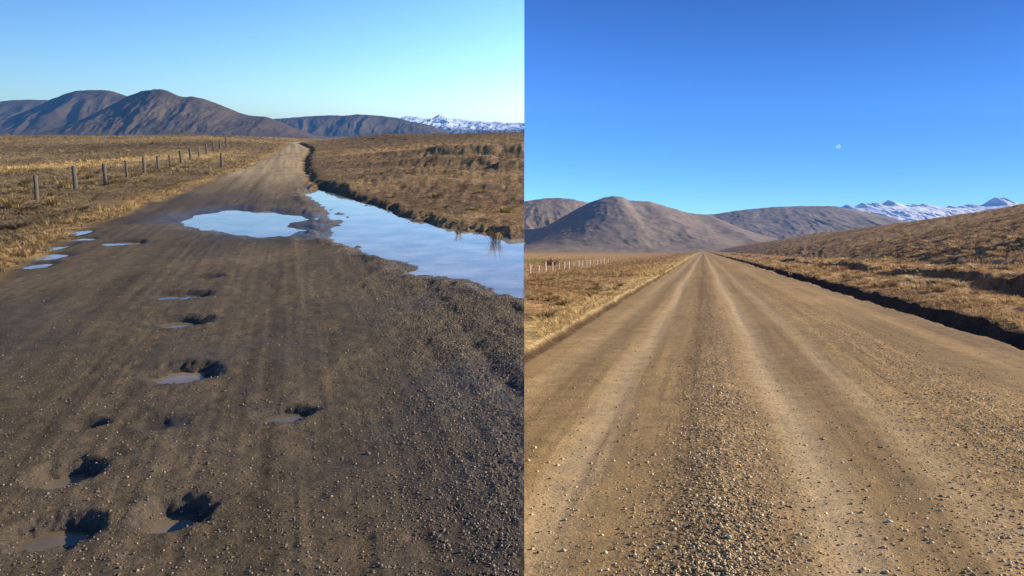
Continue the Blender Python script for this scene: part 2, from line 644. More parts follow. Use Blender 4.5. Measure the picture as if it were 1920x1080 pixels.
    vg = (np.exp(-((-dl - 0.55) / 0.45) ** 2) * (0.6 + 0.6 * n))[..., None].clip(0, 1)   # straw lip at the verge
    grass = grass * (1 - vg) + C(.40, .265, .11) * vg
    soil = (sst(-dr, -0.1, 0.2) * (1 - sst(-dr, 1.1, 1.6)))[..., None]
    grass = grass * (1 - soil * .3) + C(.12, .09, .06) * soil * .3
    # road
    ln = fbm(sl * 2.2, y * 0.05, 3, 91)
    ln2 = fbm(sl * 9, y * 0.15, 2, 92)
    rb_ = C(.108, .080, .047)
    rc = rb_ * (1 + 0.30 * ln + 0.24 * ln2 * sst(sl, 1.2, -.6) + 0.24 * fbm(x * 1.4, y * .9, 3, 93))[..., None]
    lo = loose[..., None]
    rc = rc * (1 - lo * .6) + C(.104, .083, .055) * lo * .6 * (1 + .35 * nf[..., None])
    dry = (sst(y, 26, 62))[..., None]
    rc = rc * (1 - dry) + C(.40, .295, .165) * (1 + 0.45 * ln[..., None] + .2 * ln2[..., None]) * dry
    tan = (sst(fbm(x * .35 + 4, y * .16, 3, 94), 0.10, 0.55) * sst(sl, 1.4, -.4))[..., None]
    rc = rc * (1 - tan * .5) + C(.20, .145, .085) * tan * .5
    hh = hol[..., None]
    rc = rc * (1 - hh * .75) + C(.050, .038, .027) * hh * .75  # wet mud, made darker still in colour to dim the sunlit rim slope
    wetn = sst(fbm(x * .45, y * .3, 3, 95), -0.05, 0.5)
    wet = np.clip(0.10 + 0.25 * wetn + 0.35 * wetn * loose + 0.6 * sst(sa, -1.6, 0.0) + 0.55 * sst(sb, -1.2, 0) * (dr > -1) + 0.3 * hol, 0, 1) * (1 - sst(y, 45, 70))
    wet *= road
    rc = rc * (1 - .30 * (wetn * (1 - dry[..., 0]))[..., None])
    mud = (sst(sa, -0.5, 0.0) * road)[..., None]
    rc = rc * (1 - mud * .35)
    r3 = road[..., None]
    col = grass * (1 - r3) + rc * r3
    ub = (sst(sb, -0.05, 0.1))[..., None]
    col = col * (1 - ub) + C(.16, .13, .10) * ub
    peb = np.clip(0.05 + 0.9 * loose + berm, 0, 1) * road * (1 - dry[..., 0])
    return z, np.clip(col, 0.01, 1), road, wet, peb


def rows_for(H, ymin, f=800.0, far=4600.0):
    v = np.arange(f * H / ymin, f * H / 96.0, -1.0)
    a = f * H / v
    a = a[np.concatenate([[True], np.diff(a) < 0.75])]
    a = np.concatenate([a, np.arange(a[-1] + .75, 134, .75)])
    b = np.geomspace(a[-1] * 1.012, far, 130)
    c = np.linspace(-3.0, ymin - 0.08, 22)
    return np.concatenate([c, a, b])


def wcols(lim_f, lim_m, lim_c):
    return np.concatenate([np.arange(0, lim_f, 0.0012), np.arange(lim_f, lim_m, 0.0024), np.linspace(lim_m, lim_c, 40)])


def seam_x(y):
    return SEAM * (y * math.cos(PL) + 2.4 * math.sin(PL))


yy = rows_for(CAMZ, 3.9)
ww = -wcols(0.30, 0.72, 1.6)[::-1]
Y, Wc = np.meshgrid(yy, ww, indexing='ij')
X = seam_x(Y) + Wc * (Y + 8.0)
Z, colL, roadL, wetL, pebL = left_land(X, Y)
VL = np.stack([X, Y, Z], -1).reshape(-1, 3)
QL = grid_quads(len(yy), len(ww))
fr = roadL.reshape(-1)[QL].mean(1) > 0.5
at = {'Col': colL.reshape(-1, 3), 'wet': wetL.reshape(-1), 'peb': pebL.reshape(-1)}
road_left = link('gravel_road', submesh('gravel_road', VL, QL, fr, at), M_ROADL,
                 label='dark wet gravel road full of potholes and puddles, left half', cat='road', kind='structure')
# cut edge of the left land where it meets the falling ground
ed = VL.reshape(len(yy), len(ww), 3)[:, -1]
nE = len(ed)
sk = []
for kq in range(9):                            # crumbling earth face, rows of ledges going down
    f = kq / 8
    rw = ed.copy()
    hgt = 0.8 + np.maximum(ed[:, 1], 0) * 0.17
    rw[:, 2] -= hgt * f
    if kq:
        rw[:, 0] -= 0.02 + 0.10 * np.minimum(hgt, 3) * (vn(ed[:, 1] * 1.7, rw[:, 2] * 1.3, 77) + .5 * vn(ed[:, 1] * 6, rw[:, 2] * 5, 78)) * (1 - .5 * f)
    sk.append(rw)
sk = np.concatenate(sk)
iq = np.arange(9 * nE).reshape(9, nE)
skq = np.stack([iq[:-1, :-1], iq[1:, :-1], iq[1:, 1:], iq[:-1, 1:]], -1).reshape(-1, 4)
off = len(VL)
VG = np.concatenate([VL, sk])
QG = np.concatenate([QL[~fr], skq + off])
atg = {'Col': np.concatenate([at['Col'], np.tile((.11, .085, .06), (len(sk), 1))])}
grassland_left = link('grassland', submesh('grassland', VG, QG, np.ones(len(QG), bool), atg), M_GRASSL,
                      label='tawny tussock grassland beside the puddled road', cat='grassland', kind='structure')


def left_z(p):
    p = np.atleast_2d(p)
    return left_land(p[:, 0].copy(), p[:, 1].copy(), False)


# water of the puddles
def water(name, poly, z, mat, grow, label, clip=None):
    P = np.array(poly)
    c = P.mean(0)
    nrm = []
    n = len(P)
    area = 0.5 * sum(P[i][0] * P[(i + 1) % n][1] - P[(i + 1) % n][0] * P[i][1] for i in range(n))
    for i in range(n):
        d = P[(i + 1) % n] - P[i - 1]
        d = d / (np.hypot(*d) + 1e-9)
        nv = np.array((d[1], -d[0])) * (1 if area > 0 else -1)
        nrm.append(nv)
    P = P + np.array(nrm) * grow
    import bmesh
    bm = bmesh.new()
    vs = [bm.verts.new((q[0], q[1], z)) for q in P]
    f = bm.faces.new(vs if area > 0 else vs[::-1])
    if clip:
        bmesh.ops.bisect_plane(bm, geom=bm.verts[:] + bm.edges[:] + bm.faces[:], plane_co=(0, 0, CAMZ),
                               plane_no=(1, -SEAM * math.cos(PL), SEAM * math.sin(PL)), clear_outer=True)
    bmesh.ops.triangulate(bm, faces=bm.faces[:])
    me = bpy.data.meshes.new(name)
    bm.to_mesh(me)
    bm.free()
    return link(name, me, mat, label=label, cat='puddle', kind='structure')


water('puddle', polyA, W_A, M_WATER, 0.35, 'wide blue puddle lying across the middle of the wet road')
water('ditch_pool', polyB, W_B, M_WATER, 0.30, 'long bright pool filling the ditch beside the wet road', clip=True)
HLAB = ['shallow puddle in the farthest pothole of the row', None, 'thin sliver of water in the third pothole from the big puddle',
        'grey water in the pothole above the largest one', 'muddy water in the big dark pothole left of centre',
        'small tan puddle in the lone pothole near the road centre', None, 'tan puddle in the pothole at lower left',
        'muddy puddle in the pothole at the bottom left corner', 'brown damp puddle in the bottom pothole of the row', None,
        'longest of the blue puddles along the left road edge', 'nearest of the blue puddles along the left road edge',
        'farthest of the blue puddles along the left road edge', 'blue puddle right of the farthest one at the left road edge',
        'narrow blue puddle between the others at the left road edge', 'small blue puddle nearest the straw verge']
for (hx, hy, rx, ry, dep, wl), lab in zip(HO, HLAB):
    if wl is None:
        continue
    a = np.linspace(0, 2 * math.pi, 28, endpoint=False)
    pl = np.stack([hx + rx * 0.97 * np.cos(a), hy + ry * 0.97 * np.sin(a)], -1)
    zb = float(left_z([(hx + rx * 1.05, hy), (hx - rx * 1.05, hy), (hx, hy - ry * 1.05)]).mean())
    water('puddle', pl, zb + wl, M_WATERP if dep > 0.06 else M_WATER, 0.0, lab)


# ------------------------------------------------------------------ RIGHT PLACE: the land (local frame, falls away)
RS = 358.0 / F


def right_land(x, y, cols=True):
    s = x - RS * y
    nz = fbm(x * 0.8, y * 0.8, 3, 103)
    far = np.clip(y / 40, 0.4, 2.0)
    dl = s + 2.75 + 0.12 * nz * far             # >0 on road
    dr = 5.75 - s + 0.34 * nz * far
    road = sst(dl, -0.06, 0.1) * sst(dr, -0.1, 0.15)
    z = np.zeros_like(x)
    # left: verge, then fields lower than the road
    z += 0.14 * sst(-dl, 0.0, 0.22) - 0.9 * sst(-dl, 3.0, 22.0) + 0.10 * fbm(x / 2.5, y / 4, 3, 111) * sst(-dl, .5, 3)
    # right: ditch and cut bank, a second bank, then the long hillside
    bank = sst(-dr, 0.62, 1.02)
    dv_ = 0.55 + 0.6 * vn(y / 2.3, x * 0 + .3, 118)
    z += -0.36 * dv_ * sst(-dr, -0.1, 0.35) + (0.36 * dv_ + 0.08 + 0.12 * fbm(x * 1.1, y * .8, 3, 119)) * bank
    z += 0.16 * fbm(x / 3.0, y / 5.0, 3, 113) * sst(-dr, 1.6, 4)
    s2 = s + 1.3 * fbm(y / 14, x * 0, 2, 115)
    z += (-0.55 * sst(s2, 10.6, 12.6) + 1.05 * sst(s2, 12.7, 13.8)) * sst(y, 14, 26) * (0.35 + 0.65 * sst(fbm(y / 16 + 3, x * 0, 2, 116), -0.3, 0.25)) * (1 - 0.5 * sst(y, 90, 160))
    hs = np.maximum(s - 21, 0)
    z += 23 * (1 - np.exp(-hs / 76)) * sst(y, -5, 60)
    z += fbm(x / 50, y / 70, 4, 121) * 1.8 * sst(s, 24, 90)
    z += fbm(x / 160, y / 200, 3, 122) * 5 * sst(s, 60, 220)
    z += (np.abs(fbm(x * 1.1, y * 0.9, 3, 131)) ** 1.1) * 0.22 * (sst(-dr, 1.3, 3) + sst(-dl, .8, 4) * .6)
    z += fbm(x / 300, y / 300, 3, 141) * 2.5 * sst(-dl, 60, 400)
    # road surface
    zr = 0.05 * (1 - ((s - 1.5) / 4.3) ** 2)
    sw = s + 0.10 * fbm(y / 9, y * 0, 2, 151)
    g1 = np.exp(-((sw - 0.22) / 0.42) ** 2)
    g2 = np.exp(-((sw - 3.0) / 0.85) ** 2)
    trk = np.exp(-((sw + 0.95) / 0.22) ** 2) + np.exp(-((sw - 0.95) / 0.22) ** 2) + .7 * np.exp(-((sw + 2.0) / .2) ** 2) + .5 * np.exp(-((sw - 1.9) / .2) ** 2)
    zr += 0.03 * g1 * (1 + .5 * nz) + 0.025 * g2 - 0.018 * trk
    zr += 0.006 * fbm(s * 6, y * .15, 3, 152) + 0.010 * fbm(x * 1.5, y * 1.5, 4, 153)
    zr += 0.012 * (g1 + g2) * np.abs(fbm(x * 14, y * 14, 2, 154))
    wash = sst(-sw, 1.25, 1.7) * (1 - sst(-sw, 2.2, 2.7))
    zr += 0.010 * wash * fbm(x * .9, y * 4.5, 2, 155)
    z = z * (1 - road) + zr * road
    z = z - 0.09 * (1 - sst(y, 4.4, 7.0)) * (1 - sst(x - SEAM * y, 0.0, 2.2))   # shoulder lowered so its shadow stays off the left land
    if not cols:
        return z
    def C(r, g, b): return np.array((r, g, b))
    n = fbm(x * 0.45, y * 0.45, 4, 161)
    nb = fbm(x * 0.05, y * 0.05, 4, 163)
    nf = fbm(x * 2.4, y * 2.4, 3, 164)
    t = np.clip(0.5 + 0.9 * n + 0.5 * nb, 0, 1)[..., None]
    grass = C(.20, .115, .06) * (1 - t) + C(.42, .275, .135) * t
    t2 = np.clip(0.1 + 1.0 * nf + .4 * n, 0, 1)[..., None]
    grass = grass * (1 - .6 * t2) + C(.56, .40, .20) * .6 * t2
    # left fields
    fl = sst(-dl, 24, 40)[..., None] * (1 - sst(y, 700, 1100))[..., None]
    band = vn(y / 38.0 + .3 * nb, x * 0 + .5, 171)
    fc = C(.40, .275, .13) * (0.75 + .5 * band)[..., None]
    grass = grass * (1 - fl * .8) + fc * fl * .8
    grn = (sst(y, 150, 165) * (1 - sst(y, 235, 250)) * sst(-dl, 24, 34))[..., None]
    grass = grass * (1 - grn * .75) + C(.16, .17, .065) * grn * .75
    sc = (np.exp(-((-dl - 6.0) / 2.4) ** 2) * sst(n, -.35, .2))[..., None]
    grass = grass * (1 - .6 * sc) + C(.125, .08, .045) * .6 * sc
    vg = (sst(-dl, 0.10, 0.25) * (1 - sst(-dl, 0.8, 2.0)))[..., None]
    grass = grass * (1 - .85 * vg) + C(.52, .40, .19) * .85 * vg
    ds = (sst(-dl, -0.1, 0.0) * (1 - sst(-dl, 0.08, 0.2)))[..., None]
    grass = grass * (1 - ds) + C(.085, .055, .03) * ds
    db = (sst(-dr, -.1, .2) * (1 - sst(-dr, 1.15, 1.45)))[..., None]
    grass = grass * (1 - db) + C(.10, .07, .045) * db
    # hillside bands of darker scrub
    grass = grass * 1.12
    hb = (sst(fbm(x / 60, y / 25, 4, 175), .05, .5) * sst(s, 26, 60))[..., None]
    grass = grass * (1 - .6 * hb) + C(.13, .085, .055) * .6 * hb
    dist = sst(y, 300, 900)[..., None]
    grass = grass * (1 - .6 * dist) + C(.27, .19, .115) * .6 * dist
    # road
    ln = fbm(sw * 3, y * .06, 3, 181)
    ln2 = fbm(sw * 10, y * .12, 2, 182)
    rc = C(.335, .22, .095) * (1 + .22 * ln + .14 * ln2 + .16 * n)[..., None]
    k = np.clip(trk, 0, 1)[..., None]
    rc = rc * (1 - k * .7) + C(.47, .345, .19) * k * .8
    k = g1[..., None]
    rc = rc * (1 - k * .5) + C(.24, .17, .095) * k * .5
    k = (sst(-sw, 1.2, 1.6))[..., None]
    rc = rc * (1 - k * .4) + C(.38, .262, .125) * (1 + .3 * nf[..., None]) * k * .4
    k = (np.exp(-((sw + 1.55) / .16) ** 2) + .6 * np.exp(-((sw - 1.55) / .2) ** 2))[..., None].clip(0, 1)
    rc = rc * (1 - k * .35) + C(.15, .10, .055) * k * .35
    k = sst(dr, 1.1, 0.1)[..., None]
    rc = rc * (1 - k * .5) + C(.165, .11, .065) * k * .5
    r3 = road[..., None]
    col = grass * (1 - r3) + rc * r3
    peb = np.clip(0.12 + .9 * g1 + .75 * g2, 0, 1) * road
    return z, np.clip(col, .01, 1), road, np.zeros_like(x), peb


yr = rows_for(HR, 3.3)
wr = wcols(0.36, 0.72, 1.6)
Y, Wc = np.meshgrid(yr, wr, indexing='ij')
X = SEAM * (Y * math.cos(PR) + HR * math.sin(PR)) + Wc * (Y + 7.0)
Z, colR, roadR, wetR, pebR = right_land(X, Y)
drop = 0.9 * (1 - sst(Y, 1.5, 4.0))            # unseen near ground lowered so it casts no shadow on the left land
VR = np.stack([X, Y, Z - HR - drop], -1)
edge = VR[:, 0].copy()
VR = r2w(VR).reshape(-1, 3)
QR = grid_quads(len(yr), len(wr))
fr = roadR.reshape(-1)[QR].mean(1) > 0.5
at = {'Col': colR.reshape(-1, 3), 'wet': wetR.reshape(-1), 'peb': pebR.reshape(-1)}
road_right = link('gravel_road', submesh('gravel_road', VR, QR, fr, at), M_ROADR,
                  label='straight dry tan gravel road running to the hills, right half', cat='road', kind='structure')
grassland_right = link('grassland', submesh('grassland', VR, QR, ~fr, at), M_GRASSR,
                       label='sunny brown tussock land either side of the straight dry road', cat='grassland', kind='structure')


def right_z(p):
    p = np.atleast_2d(p)
    return right_land(p[:, 0].copy(), p[:, 1].copy(), False)


# ------------------------------------------------------------------ hills and mountains
def ridge(name, px, D, Wd, pitch, right, base, mat, label, cat, amp=0.16, lam=90.0, seed=1, snow=False, expo=1.25, skirt=None, nx=420, ny=90, rough=0.012, fine=0.06):
    px = np.array(px, float)
    dirs = [ray(u, v, pitch) for u, v in px]
    xs = np.array([d[0] / d[1] * D for d in dirs])
    hs = np.array([d[2] / d[1] * D for d in dirs])     # height over the eye
    b0 = base
    x0, x1 = xs[0], xs[-1]
    gx = np.linspace(x0, x1, nx)
    # smooth interpolation of the skyline
    P = np.interp(gx, xs, hs)
    kk = max(3, int(nx * (0.004 if snow else 0.012)))
    ker = np.hanning(2 * kk + 1)
    ker /= ker.sum()
    P = np.convolve(np.pad(P, kk, mode='edge'), ker, mode='valid')
    if snow:
        P = P + (P - b0) * 0.05 * (1 - 2 * np.abs(fbm(gx / 55.0, gx * 0, 4, seed + 3, .6)) - .5)
    t = np.concatenate([np.linspace(1, 0, ny), -np.linspace(0, 1, 24)[1:]])
    T, GX = np.meshgrid(t, gx, indexing='ij')
    H0 = np.tile(P - b0, (len(t), 1))
    if snow:                                            # broad snowfields below the narrow peaks
        k2 = nx // 9
        kr2 = np.hanning(2 * k2 + 1)
        Ps = np.convolve(np.pad(P - b0, k2, mode='edge'), kr2 / kr2.sum(), mode='valid')
        bl = sst(np.abs(T), 0.0, 0.10)
        H0 = H0 * (1 - bl) + Ps[None, :] * bl
    YY = D - T * Wd
    XX = GX * (YY / D) if False else GX.copy()
    at_ = np.abs(T)
    prof = (1 - at_) ** expo
    # spurs and gullies running down the slopes
    wx = XX + 0.35 * lam * fbm(XX / lam / 1.5, YY / lam / 1.5, 3, seed)
    rid = 1 - np.abs(fbm(wx / lam, YY / (lam * 3.2), 4, seed + 5)) * 2
    rid2 = 1 - np.abs(fbm(wx / lam * 3.1, YY / (lam * 1.7), 3, seed + 9)) * 2
    zz = H0 * prof + np.maximum(H0, 10) * (amp * (rid - 0.45) + amp * .45 * (rid2 - .45) * .6) * np.clip(3.2 * at_ * (1 - at_), 0, 1)
    zz += H0 * rough * fbm(XX / lam * 6, YY / lam * 6, 3, seed + 13)
    if snow:
        zz += H0 * fine * (1 - np.abs(fbm(XX / lam * 4, YY / lam * 4, 4, seed + 19)) * 2 - .5) * np.clip(at_ * 6, 0, 1)
    zz = np.maximum(zz, -6) + b0
    V = np.stack([XX, YY, zz], -1)
    snowv = np.clip((zz - b0) / np.maximum(H0, 40) * 1.5 - 0.45, -1, 1).reshape(-1)
    # keep to this side of the seam
    lim = SEAM * YY
    if right:
        V[..., 0] = np.maximum(V[..., 0], lim + 0.0)
        V = r2w(V)
    else:
        V[..., 0] = np.minimum(V[..., 0], lim)
        V[..., 2] += CAMZ
    V = V.reshape(-1, 3)
    me = mesh_np(name, V, grid_quads(len(t), nx))
    if snow:
        setf(me, snowv, 'snow')
    smooth(me)
    return link(name, me, mat, label=label, cat=cat, kind='structure')


BL = -CAMZ - 1.0
ridge('hill', [(-420, 200), (-250, 196), (-100, 194), (0, 190), (30, 187.5), (85, 187), (130, 196), (200, 230), (260, 262)], 2600, 380, PL, False, BL, M_HILLL,
      'distant bluish hill at the far left edge', 'hill', amp=.12, lam=130, seed=301)
ridge('hill', [(-200, 262), (-100, 252), (0, 228), (50, 208), (95, 186), (137, 171), (165, 168.5), (205, 169), (238, 180), (290, 205), (350, 240), (400, 262)], 2200, 260, PL, False, BL, M_HILLL,
      'brown hill with a lit ridge behind the big dark hill on the left', 'hill', amp=.20, lam=120, seed=311)
ridge('hill', [(20, 262), (80, 250), (130, 238), (200, 201), (240, 180), (268, 170), (298, 166.5), (315, 170), (330, 178), (345, 182), (362, 181), (385, 186), (420, 199), (450, 212),
               (470, 217), (500, 219), (530, 230), (570, 247), (610, 262)], 1800, 210, PL, False, BL, M_HILLL,
      'big rounded dark hill standing behind the fence and puddled road', 'hill', amp=.10, lam=42, seed=321, expo=1.15)
ridge('hill', [(400, 262), (450, 240), (500, 224), (540, 221), (580, 218), (620, 216), (645, 217), (670, 214.5), (700, 216), (722, 218), (745, 221), (770, 228), (800, 233), (825, 242), (850, 252), (880, 262)],
      2900, 210, PL, False, BL, M_HILLL, 'long low blue ridge beyond the end of the puddled road', 'hill', amp=.26, lam=110, seed=331)
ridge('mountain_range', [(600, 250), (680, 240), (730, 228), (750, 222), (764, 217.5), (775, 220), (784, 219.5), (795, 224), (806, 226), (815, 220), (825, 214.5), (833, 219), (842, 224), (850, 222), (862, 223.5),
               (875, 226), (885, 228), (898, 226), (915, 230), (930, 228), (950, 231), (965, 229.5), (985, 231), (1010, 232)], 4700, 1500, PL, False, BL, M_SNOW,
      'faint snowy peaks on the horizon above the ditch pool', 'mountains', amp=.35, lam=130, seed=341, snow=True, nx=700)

BR = -HR - 2.0
ridge('hill', [(930, 385), (985, 377), (1015, 372.5), (1050, 370.5), (1075, 373), (1105, 381), (1150, 400), (1210, 430), (1260, 465)], 2150, 620, PR, True, BR, M_HILLR,
      'grey brown hill cut by the picture seam behind the conical hill', 'hill', amp=.06, lam=90, seed=401)
ridge('hill', [(920, 478), (985, 450), (1040, 415), (1085, 390), (1105, 380), (1125, 372.5), (1150, 367), (1165, 368.5), (1178, 375.5), (1200, 377), (1218, 377), (1260, 390), (1292, 399.5), (1330, 403), (1370, 420), (1430, 445), (1480, 468)],
      1800, 560, PR, True, BR, M_HILLR, 'broad conical grey brown hill left of the straight dry road', 'hill', amp=.035, lam=95, seed=411, expo=1.35)
ridge('hill', [(1180, 455), (1260, 418), (1300, 402), (1335, 402), (1380, 395), (1420, 390.5), (1470, 387), (1540, 386), (1570, 387), (1590, 391), (1620, 397), (1660, 405), (1700, 416), (1760, 440), (1800, 466)],
      2500, 620, PR, True, BR, M_HILLR, 'long mauve ridge where the straight dry road vanishes', 'hill', amp=.06, lam=90, seed=421)
ridge('mountain_range', [(1480, 420), (1540, 400), (1565, 391), (1580, 386), (1592, 383), (1600, 387), (1612, 380.5), (1625, 384), (1638, 381), (1652, 385), (1667, 375.5), (1680, 380), (1692, 386), (1705, 383), (1722, 386), (1735, 383),
               (1760, 387), (1782, 385), (1800, 388), (1820, 384), (1840, 386), (1852, 382), (1860, 374), (1871, 368.5), (1880, 372), (1890, 378), (1905, 381), (1925, 386), (1960, 380), (2000, 388), (2060, 384), (2150, 392)],
      3700, 1500, PR, True, BR, M_SNOWR, 'bright snow covered mountains on the right horizon', 'mountains', amp=.07, lam=110, seed=431, fine=.014, snow=True, nx=700)


# ------------------------------------------------------------------ fences
def cyl(r0, r1, h, seg=10, bev=0.012, seed=0, lean=0.0):
    r = np.random.default_rng(seed)
    rings = [(-0.25, r0), (0.0, r0 * 1.02), (h * 0.5, (r0 + r1) / 2), (h - bev, r1), (h, r1 - bev)]
    V, Q = [], []
    for z, rad in rings:
        for k in range(seg):
            a = 2 * math.pi * k / seg
            rr = rad * (1 + 0.05 * math.sin(3 * a + seed))
            V.append((rr * math.cos(a) + lean * z, rr * math.sin(a), z))
    for i in range(len(rings) - 1):
        for k in range(seg):
            a, b = i * seg + k, i * seg + (k + 1) % seg
            Q.append((a, b, b + seg, a + seg))
    me = bpy.data.meshes.new('post')
    me.from_pydata(V, [], Q + [tuple(range((len(rings) - 1) * seg, len(rings) * seg))])
    smooth(me)
    return me


def wire_mesh(pts, r=0.002):
    V, Q = [], []
    for i, p in enumerate(pts):
        for k in range(3):
            a = 2 * math.pi * k / 3
            V.append((p[0] + r * math.cos(a), p[1], p[2] + r * math.sin(a)))
    for i in range(len(pts) - 1):
        for k in range(3):
            a, b = i * 3 + k, i * 3 + (k + 1) % 3
            Q.append((a, b, b + 3, a + 3))
    me = bpy.data.meshes.new('wire')
    me.from_pydata(V, [], Q)
    return me


def fence(bases, zs, h, r0, mat, label, name='fence', right=False, nw=3, leans=0.03):
    b0 = np.array((bases[0][0], bases[0][1], zs[0]))
    root = link(name, None, label=label, cat='fence')
    if right:
        root.matrix_world = RM @ Matrix.Translation(Vector(b0))
    else:
        root.location = b0
    variants = [cyl(r0 * q, r0 * q * .93, h * q2, seed=i, lean=ln) for i, (q, q2, ln) in enumerate([(1, 1, leans), (.85, .95, -leans * .6), (1.1, 1.04, leans * .2), (.9, .9, leans * 1.5)])]
    for m_ in variants:
        m_.materials.append(mat)
    pts = []
    for i, (p, z) in enumerate(zip(bases, zs)):
        o = link('post', variants[(i * 7 + i // 3) % 4], parent=root)
        o.location = Vector((p[0], p[1], z)) - Vector(b0)
        o.rotation_euler = (0, 0, i * 1.3)
        pts.append(np.array((p[0], p[1], z)) - b0)
    for k in range(nw):
        hh = h * (0.35 + 0.25 * k)
        link('wire', wire_mesh([q + np.array((0, -r0, hh)) for q in pts]), M_WIRE, parent=root)
    return root


fpx = [(-60, 412), (70, 383), (143, 363), (199, 353), (239, 340), (271, 330), (297, 324.5)]
fb = [gl(u, v) for u, v in fpx]
step = (fb[-1] - fb[2]) / 4
for i in range(1, 9):
    fb.append(fb[6] + step * i + np.array((0.012 * i * i, 0)))
fz = left_z(np.array(fb)) - 0.02
fence(fb, fz, 0.97, 0.085, M_POSTL, 'weathered wooden post and wire fence along the left field')
pb = glr(416, 317, 1.6)
pm = cyl(0.09, 0.085, 1.1, seed=9, lean=.01)
po = link('roadside_post', pm, M_POSTL, label='single wooden post standing near the road left of its far bend', cat='post')
po.location = (pb[0], pb[1], float(left_z(pb)[0]) - 0.02)

fpr = [(975, 533), (994, 530), (1010, 527.5), (1023, 525), (1036, 522), (1048, 520), (1058, 518), (1067, 516), (1076, 514.5), (1085, 512.5), (1092, 511), (1100, 509.5), (1106, 508), (1113, 507), (1120, 505.5), (1126, 504.5), (1132, 503.5), (1140, 502)]
fbr = [gr(u, v, -HR - 0.85) for u, v in fpr if u > 986]
fzr = right_z(np.array(fbr)) - HR - 0.03
fence(fbr, fzr, 0.85, 0.062, M_POSTR, 'row of thin pale fence posts in the straw field left of the dry road', right=True)


# ------------------------------------------------------------------ grass
def tuft(nb, hgt, spread, seed, seg=2, width=0.012, droop=0.5):
    r = np.random.default_rng(seed)
    V, T, c = [], [], []
    for _ in range(nb):
        a = r.uniform(0, 2 * math.pi)
        rr = spread * math.sqrt(r.uniform(0, 1)) * 0.45
        bx, by = rr * math.cos(a), rr * math.sin(a)
        a2 = a + r.normal(0, 0.5)
        out = spread * r.uniform(.3, 1.0)
        h = hgt * r.uniform(.55, 1.0)
        pw = np.array((-math.sin(a2), math.cos(a2), 0)) * width * r.uniform(.7, 1.4)
        i0 = len(V)
        sh = r.uniform(.75, 1.2)
        for k in range(seg + 1):
            f = k / seg
            ctr = np.array((bx + math.cos(a2) * out * f * f, by + math.sin(a2) * out * f * f, h * (f - droop * f * f * .6) / (1 - droop * .6 + .2)))
            if k < seg:
                V += [ctr - pw * (1 - f * .6), ctr + pw * (1 - f * .6)]
                c += [sh * (.8 + .35 * f)] * 2
            else:
                V.append(ctr)
                c.append(sh * 1.15)
        for k in range(seg - 1):
            q = i0 + 2 * k
            T += [(q, q + 1, q + 3), (q, q + 3, q + 2)]
        q = i0 + 2 * (seg - 1)
        T.append((q, q + 1, q + 2))
    return np.array(V), np.array(T), np.array(c)


def scatter(name, pts, zs, variants, scales, cols, label, right, kind='stuff', cat='grass', mat=None, tilt=0.0, hs=None):
    n = len(pts)
    vi = rng.integers(0, len(variants), n)
    ang = rng.uniform(0, 2 * math.pi, n)
    VV, TT, CC = [], [], []
    off = 0
    for k, (V, T, c) in enumerate(variants):
        m = np.where(vi == k)[0]
        if not len(m):
            continue
        ca, sa = np.cos(ang[m])[:, None], np.sin(ang[m])[:, None]
        s = scales[m][:, None]
        sx = s * (1 if hs is None else 1)
        x = (V[None, :, 0] * ca - V[None, :, 1] * sa) * sx + pts[m, 0][:, None]
        y = (V[None, :, 0] * sa + V[None, :, 1] * ca) * sx + pts[m, 1][:, None]
        z = V[None, :, 2] * s * (1 if hs is None else hs[m][:, None]) + zs[m][:, None]
        P = np.stack([x, y, z], -1).reshape(-1, 3)
        VV.append(P)
        TT.append((T[None] + (np.arange(len(m)) * len(V))[:, None, None]).reshape(-1, 3) + off)
        CC.append((cols[m][:, None, :] * c[None, :, None]).reshape(-1, 3))
        off += len(P)
    P = np.concatenate(VV)
    if right:
        P = r2w(P)
    me = mesh_np(name, P, np.concatenate(TT))
    setcol(me, np.clip(np.concatenate(CC), 0, 1))
    return link(name, me, mat or M_VEG, label=label, cat=cat, kind=kind)


STRAW = np.array([(.50, .36, .16), (.42, .30, .14), (.34, .24, .12), (.26, .18, .095), (.17, .12, .075)])


def cand(n, y0, y1, wmin, wmax, right, power=1.6):
    """random ground points, denser near the eye"""
    u = rng.uniform(0, 1, n)
    e = 1 - power
    y = (y0 ** e + u * (y1 ** e - y0 ** e)) ** (1 / e)
    wv = rng.uniform(wmin, wmax, n)
    if right:
        x = SEAM * y + 0.03 + np.abs(wv) * (y + 7)
    else:
        x = seam_x(y) - 0.03 + wv * (y + 8)
    return np.stack([x, y], -1)


near_var = [tuft(16, .22, .20, 500 + i) for i in range(6)]
far_var = [tuft(8, .30, .30, 520 + i, seg=1, width=.03) for i in range(5)]


def left_grass(n, y0, y1, variants, smin, smax, name, label, power):
    p = cand(n, y0, y1, -.78, 0, False, power)
    p[:, 0] -= .28
    z, col, road, wet, peb = left_land(p[:, 0].copy(), p[:, 1].copy())
    inB = poly_sd(p[:, 0], p[:, 1], polyB)
    cl = fbm(p[:, 0] * .55, p[:, 1] * .55, 3, 601)
    keep = (road < 0.08) & (inB < -0.25) & (rng.uniform(-.9, .7, n) < cl)
    p, z, col, cl = p[keep], z[keep], col[keep], cl[keep]
    _, xr_ = edges_at(p[:, 1])
    sc = rng.uniform(smin, smax, len(p)) * (1 + .5 * np.clip(cl, 0, 1)) * np.where(p[:, 0] > xr_, .45, 1.0)
    ci = np.clip((rng.normal(1.9, 1.0, len(p)) - 1.6 * cl), 0, 4).astype(int)
    cc = STRAW[ci] * .22 + col * (.65 + .18 * (4 - ci))[:, None]
    return scatter(name, p, z - .02, variants, sc, cc, label, False)


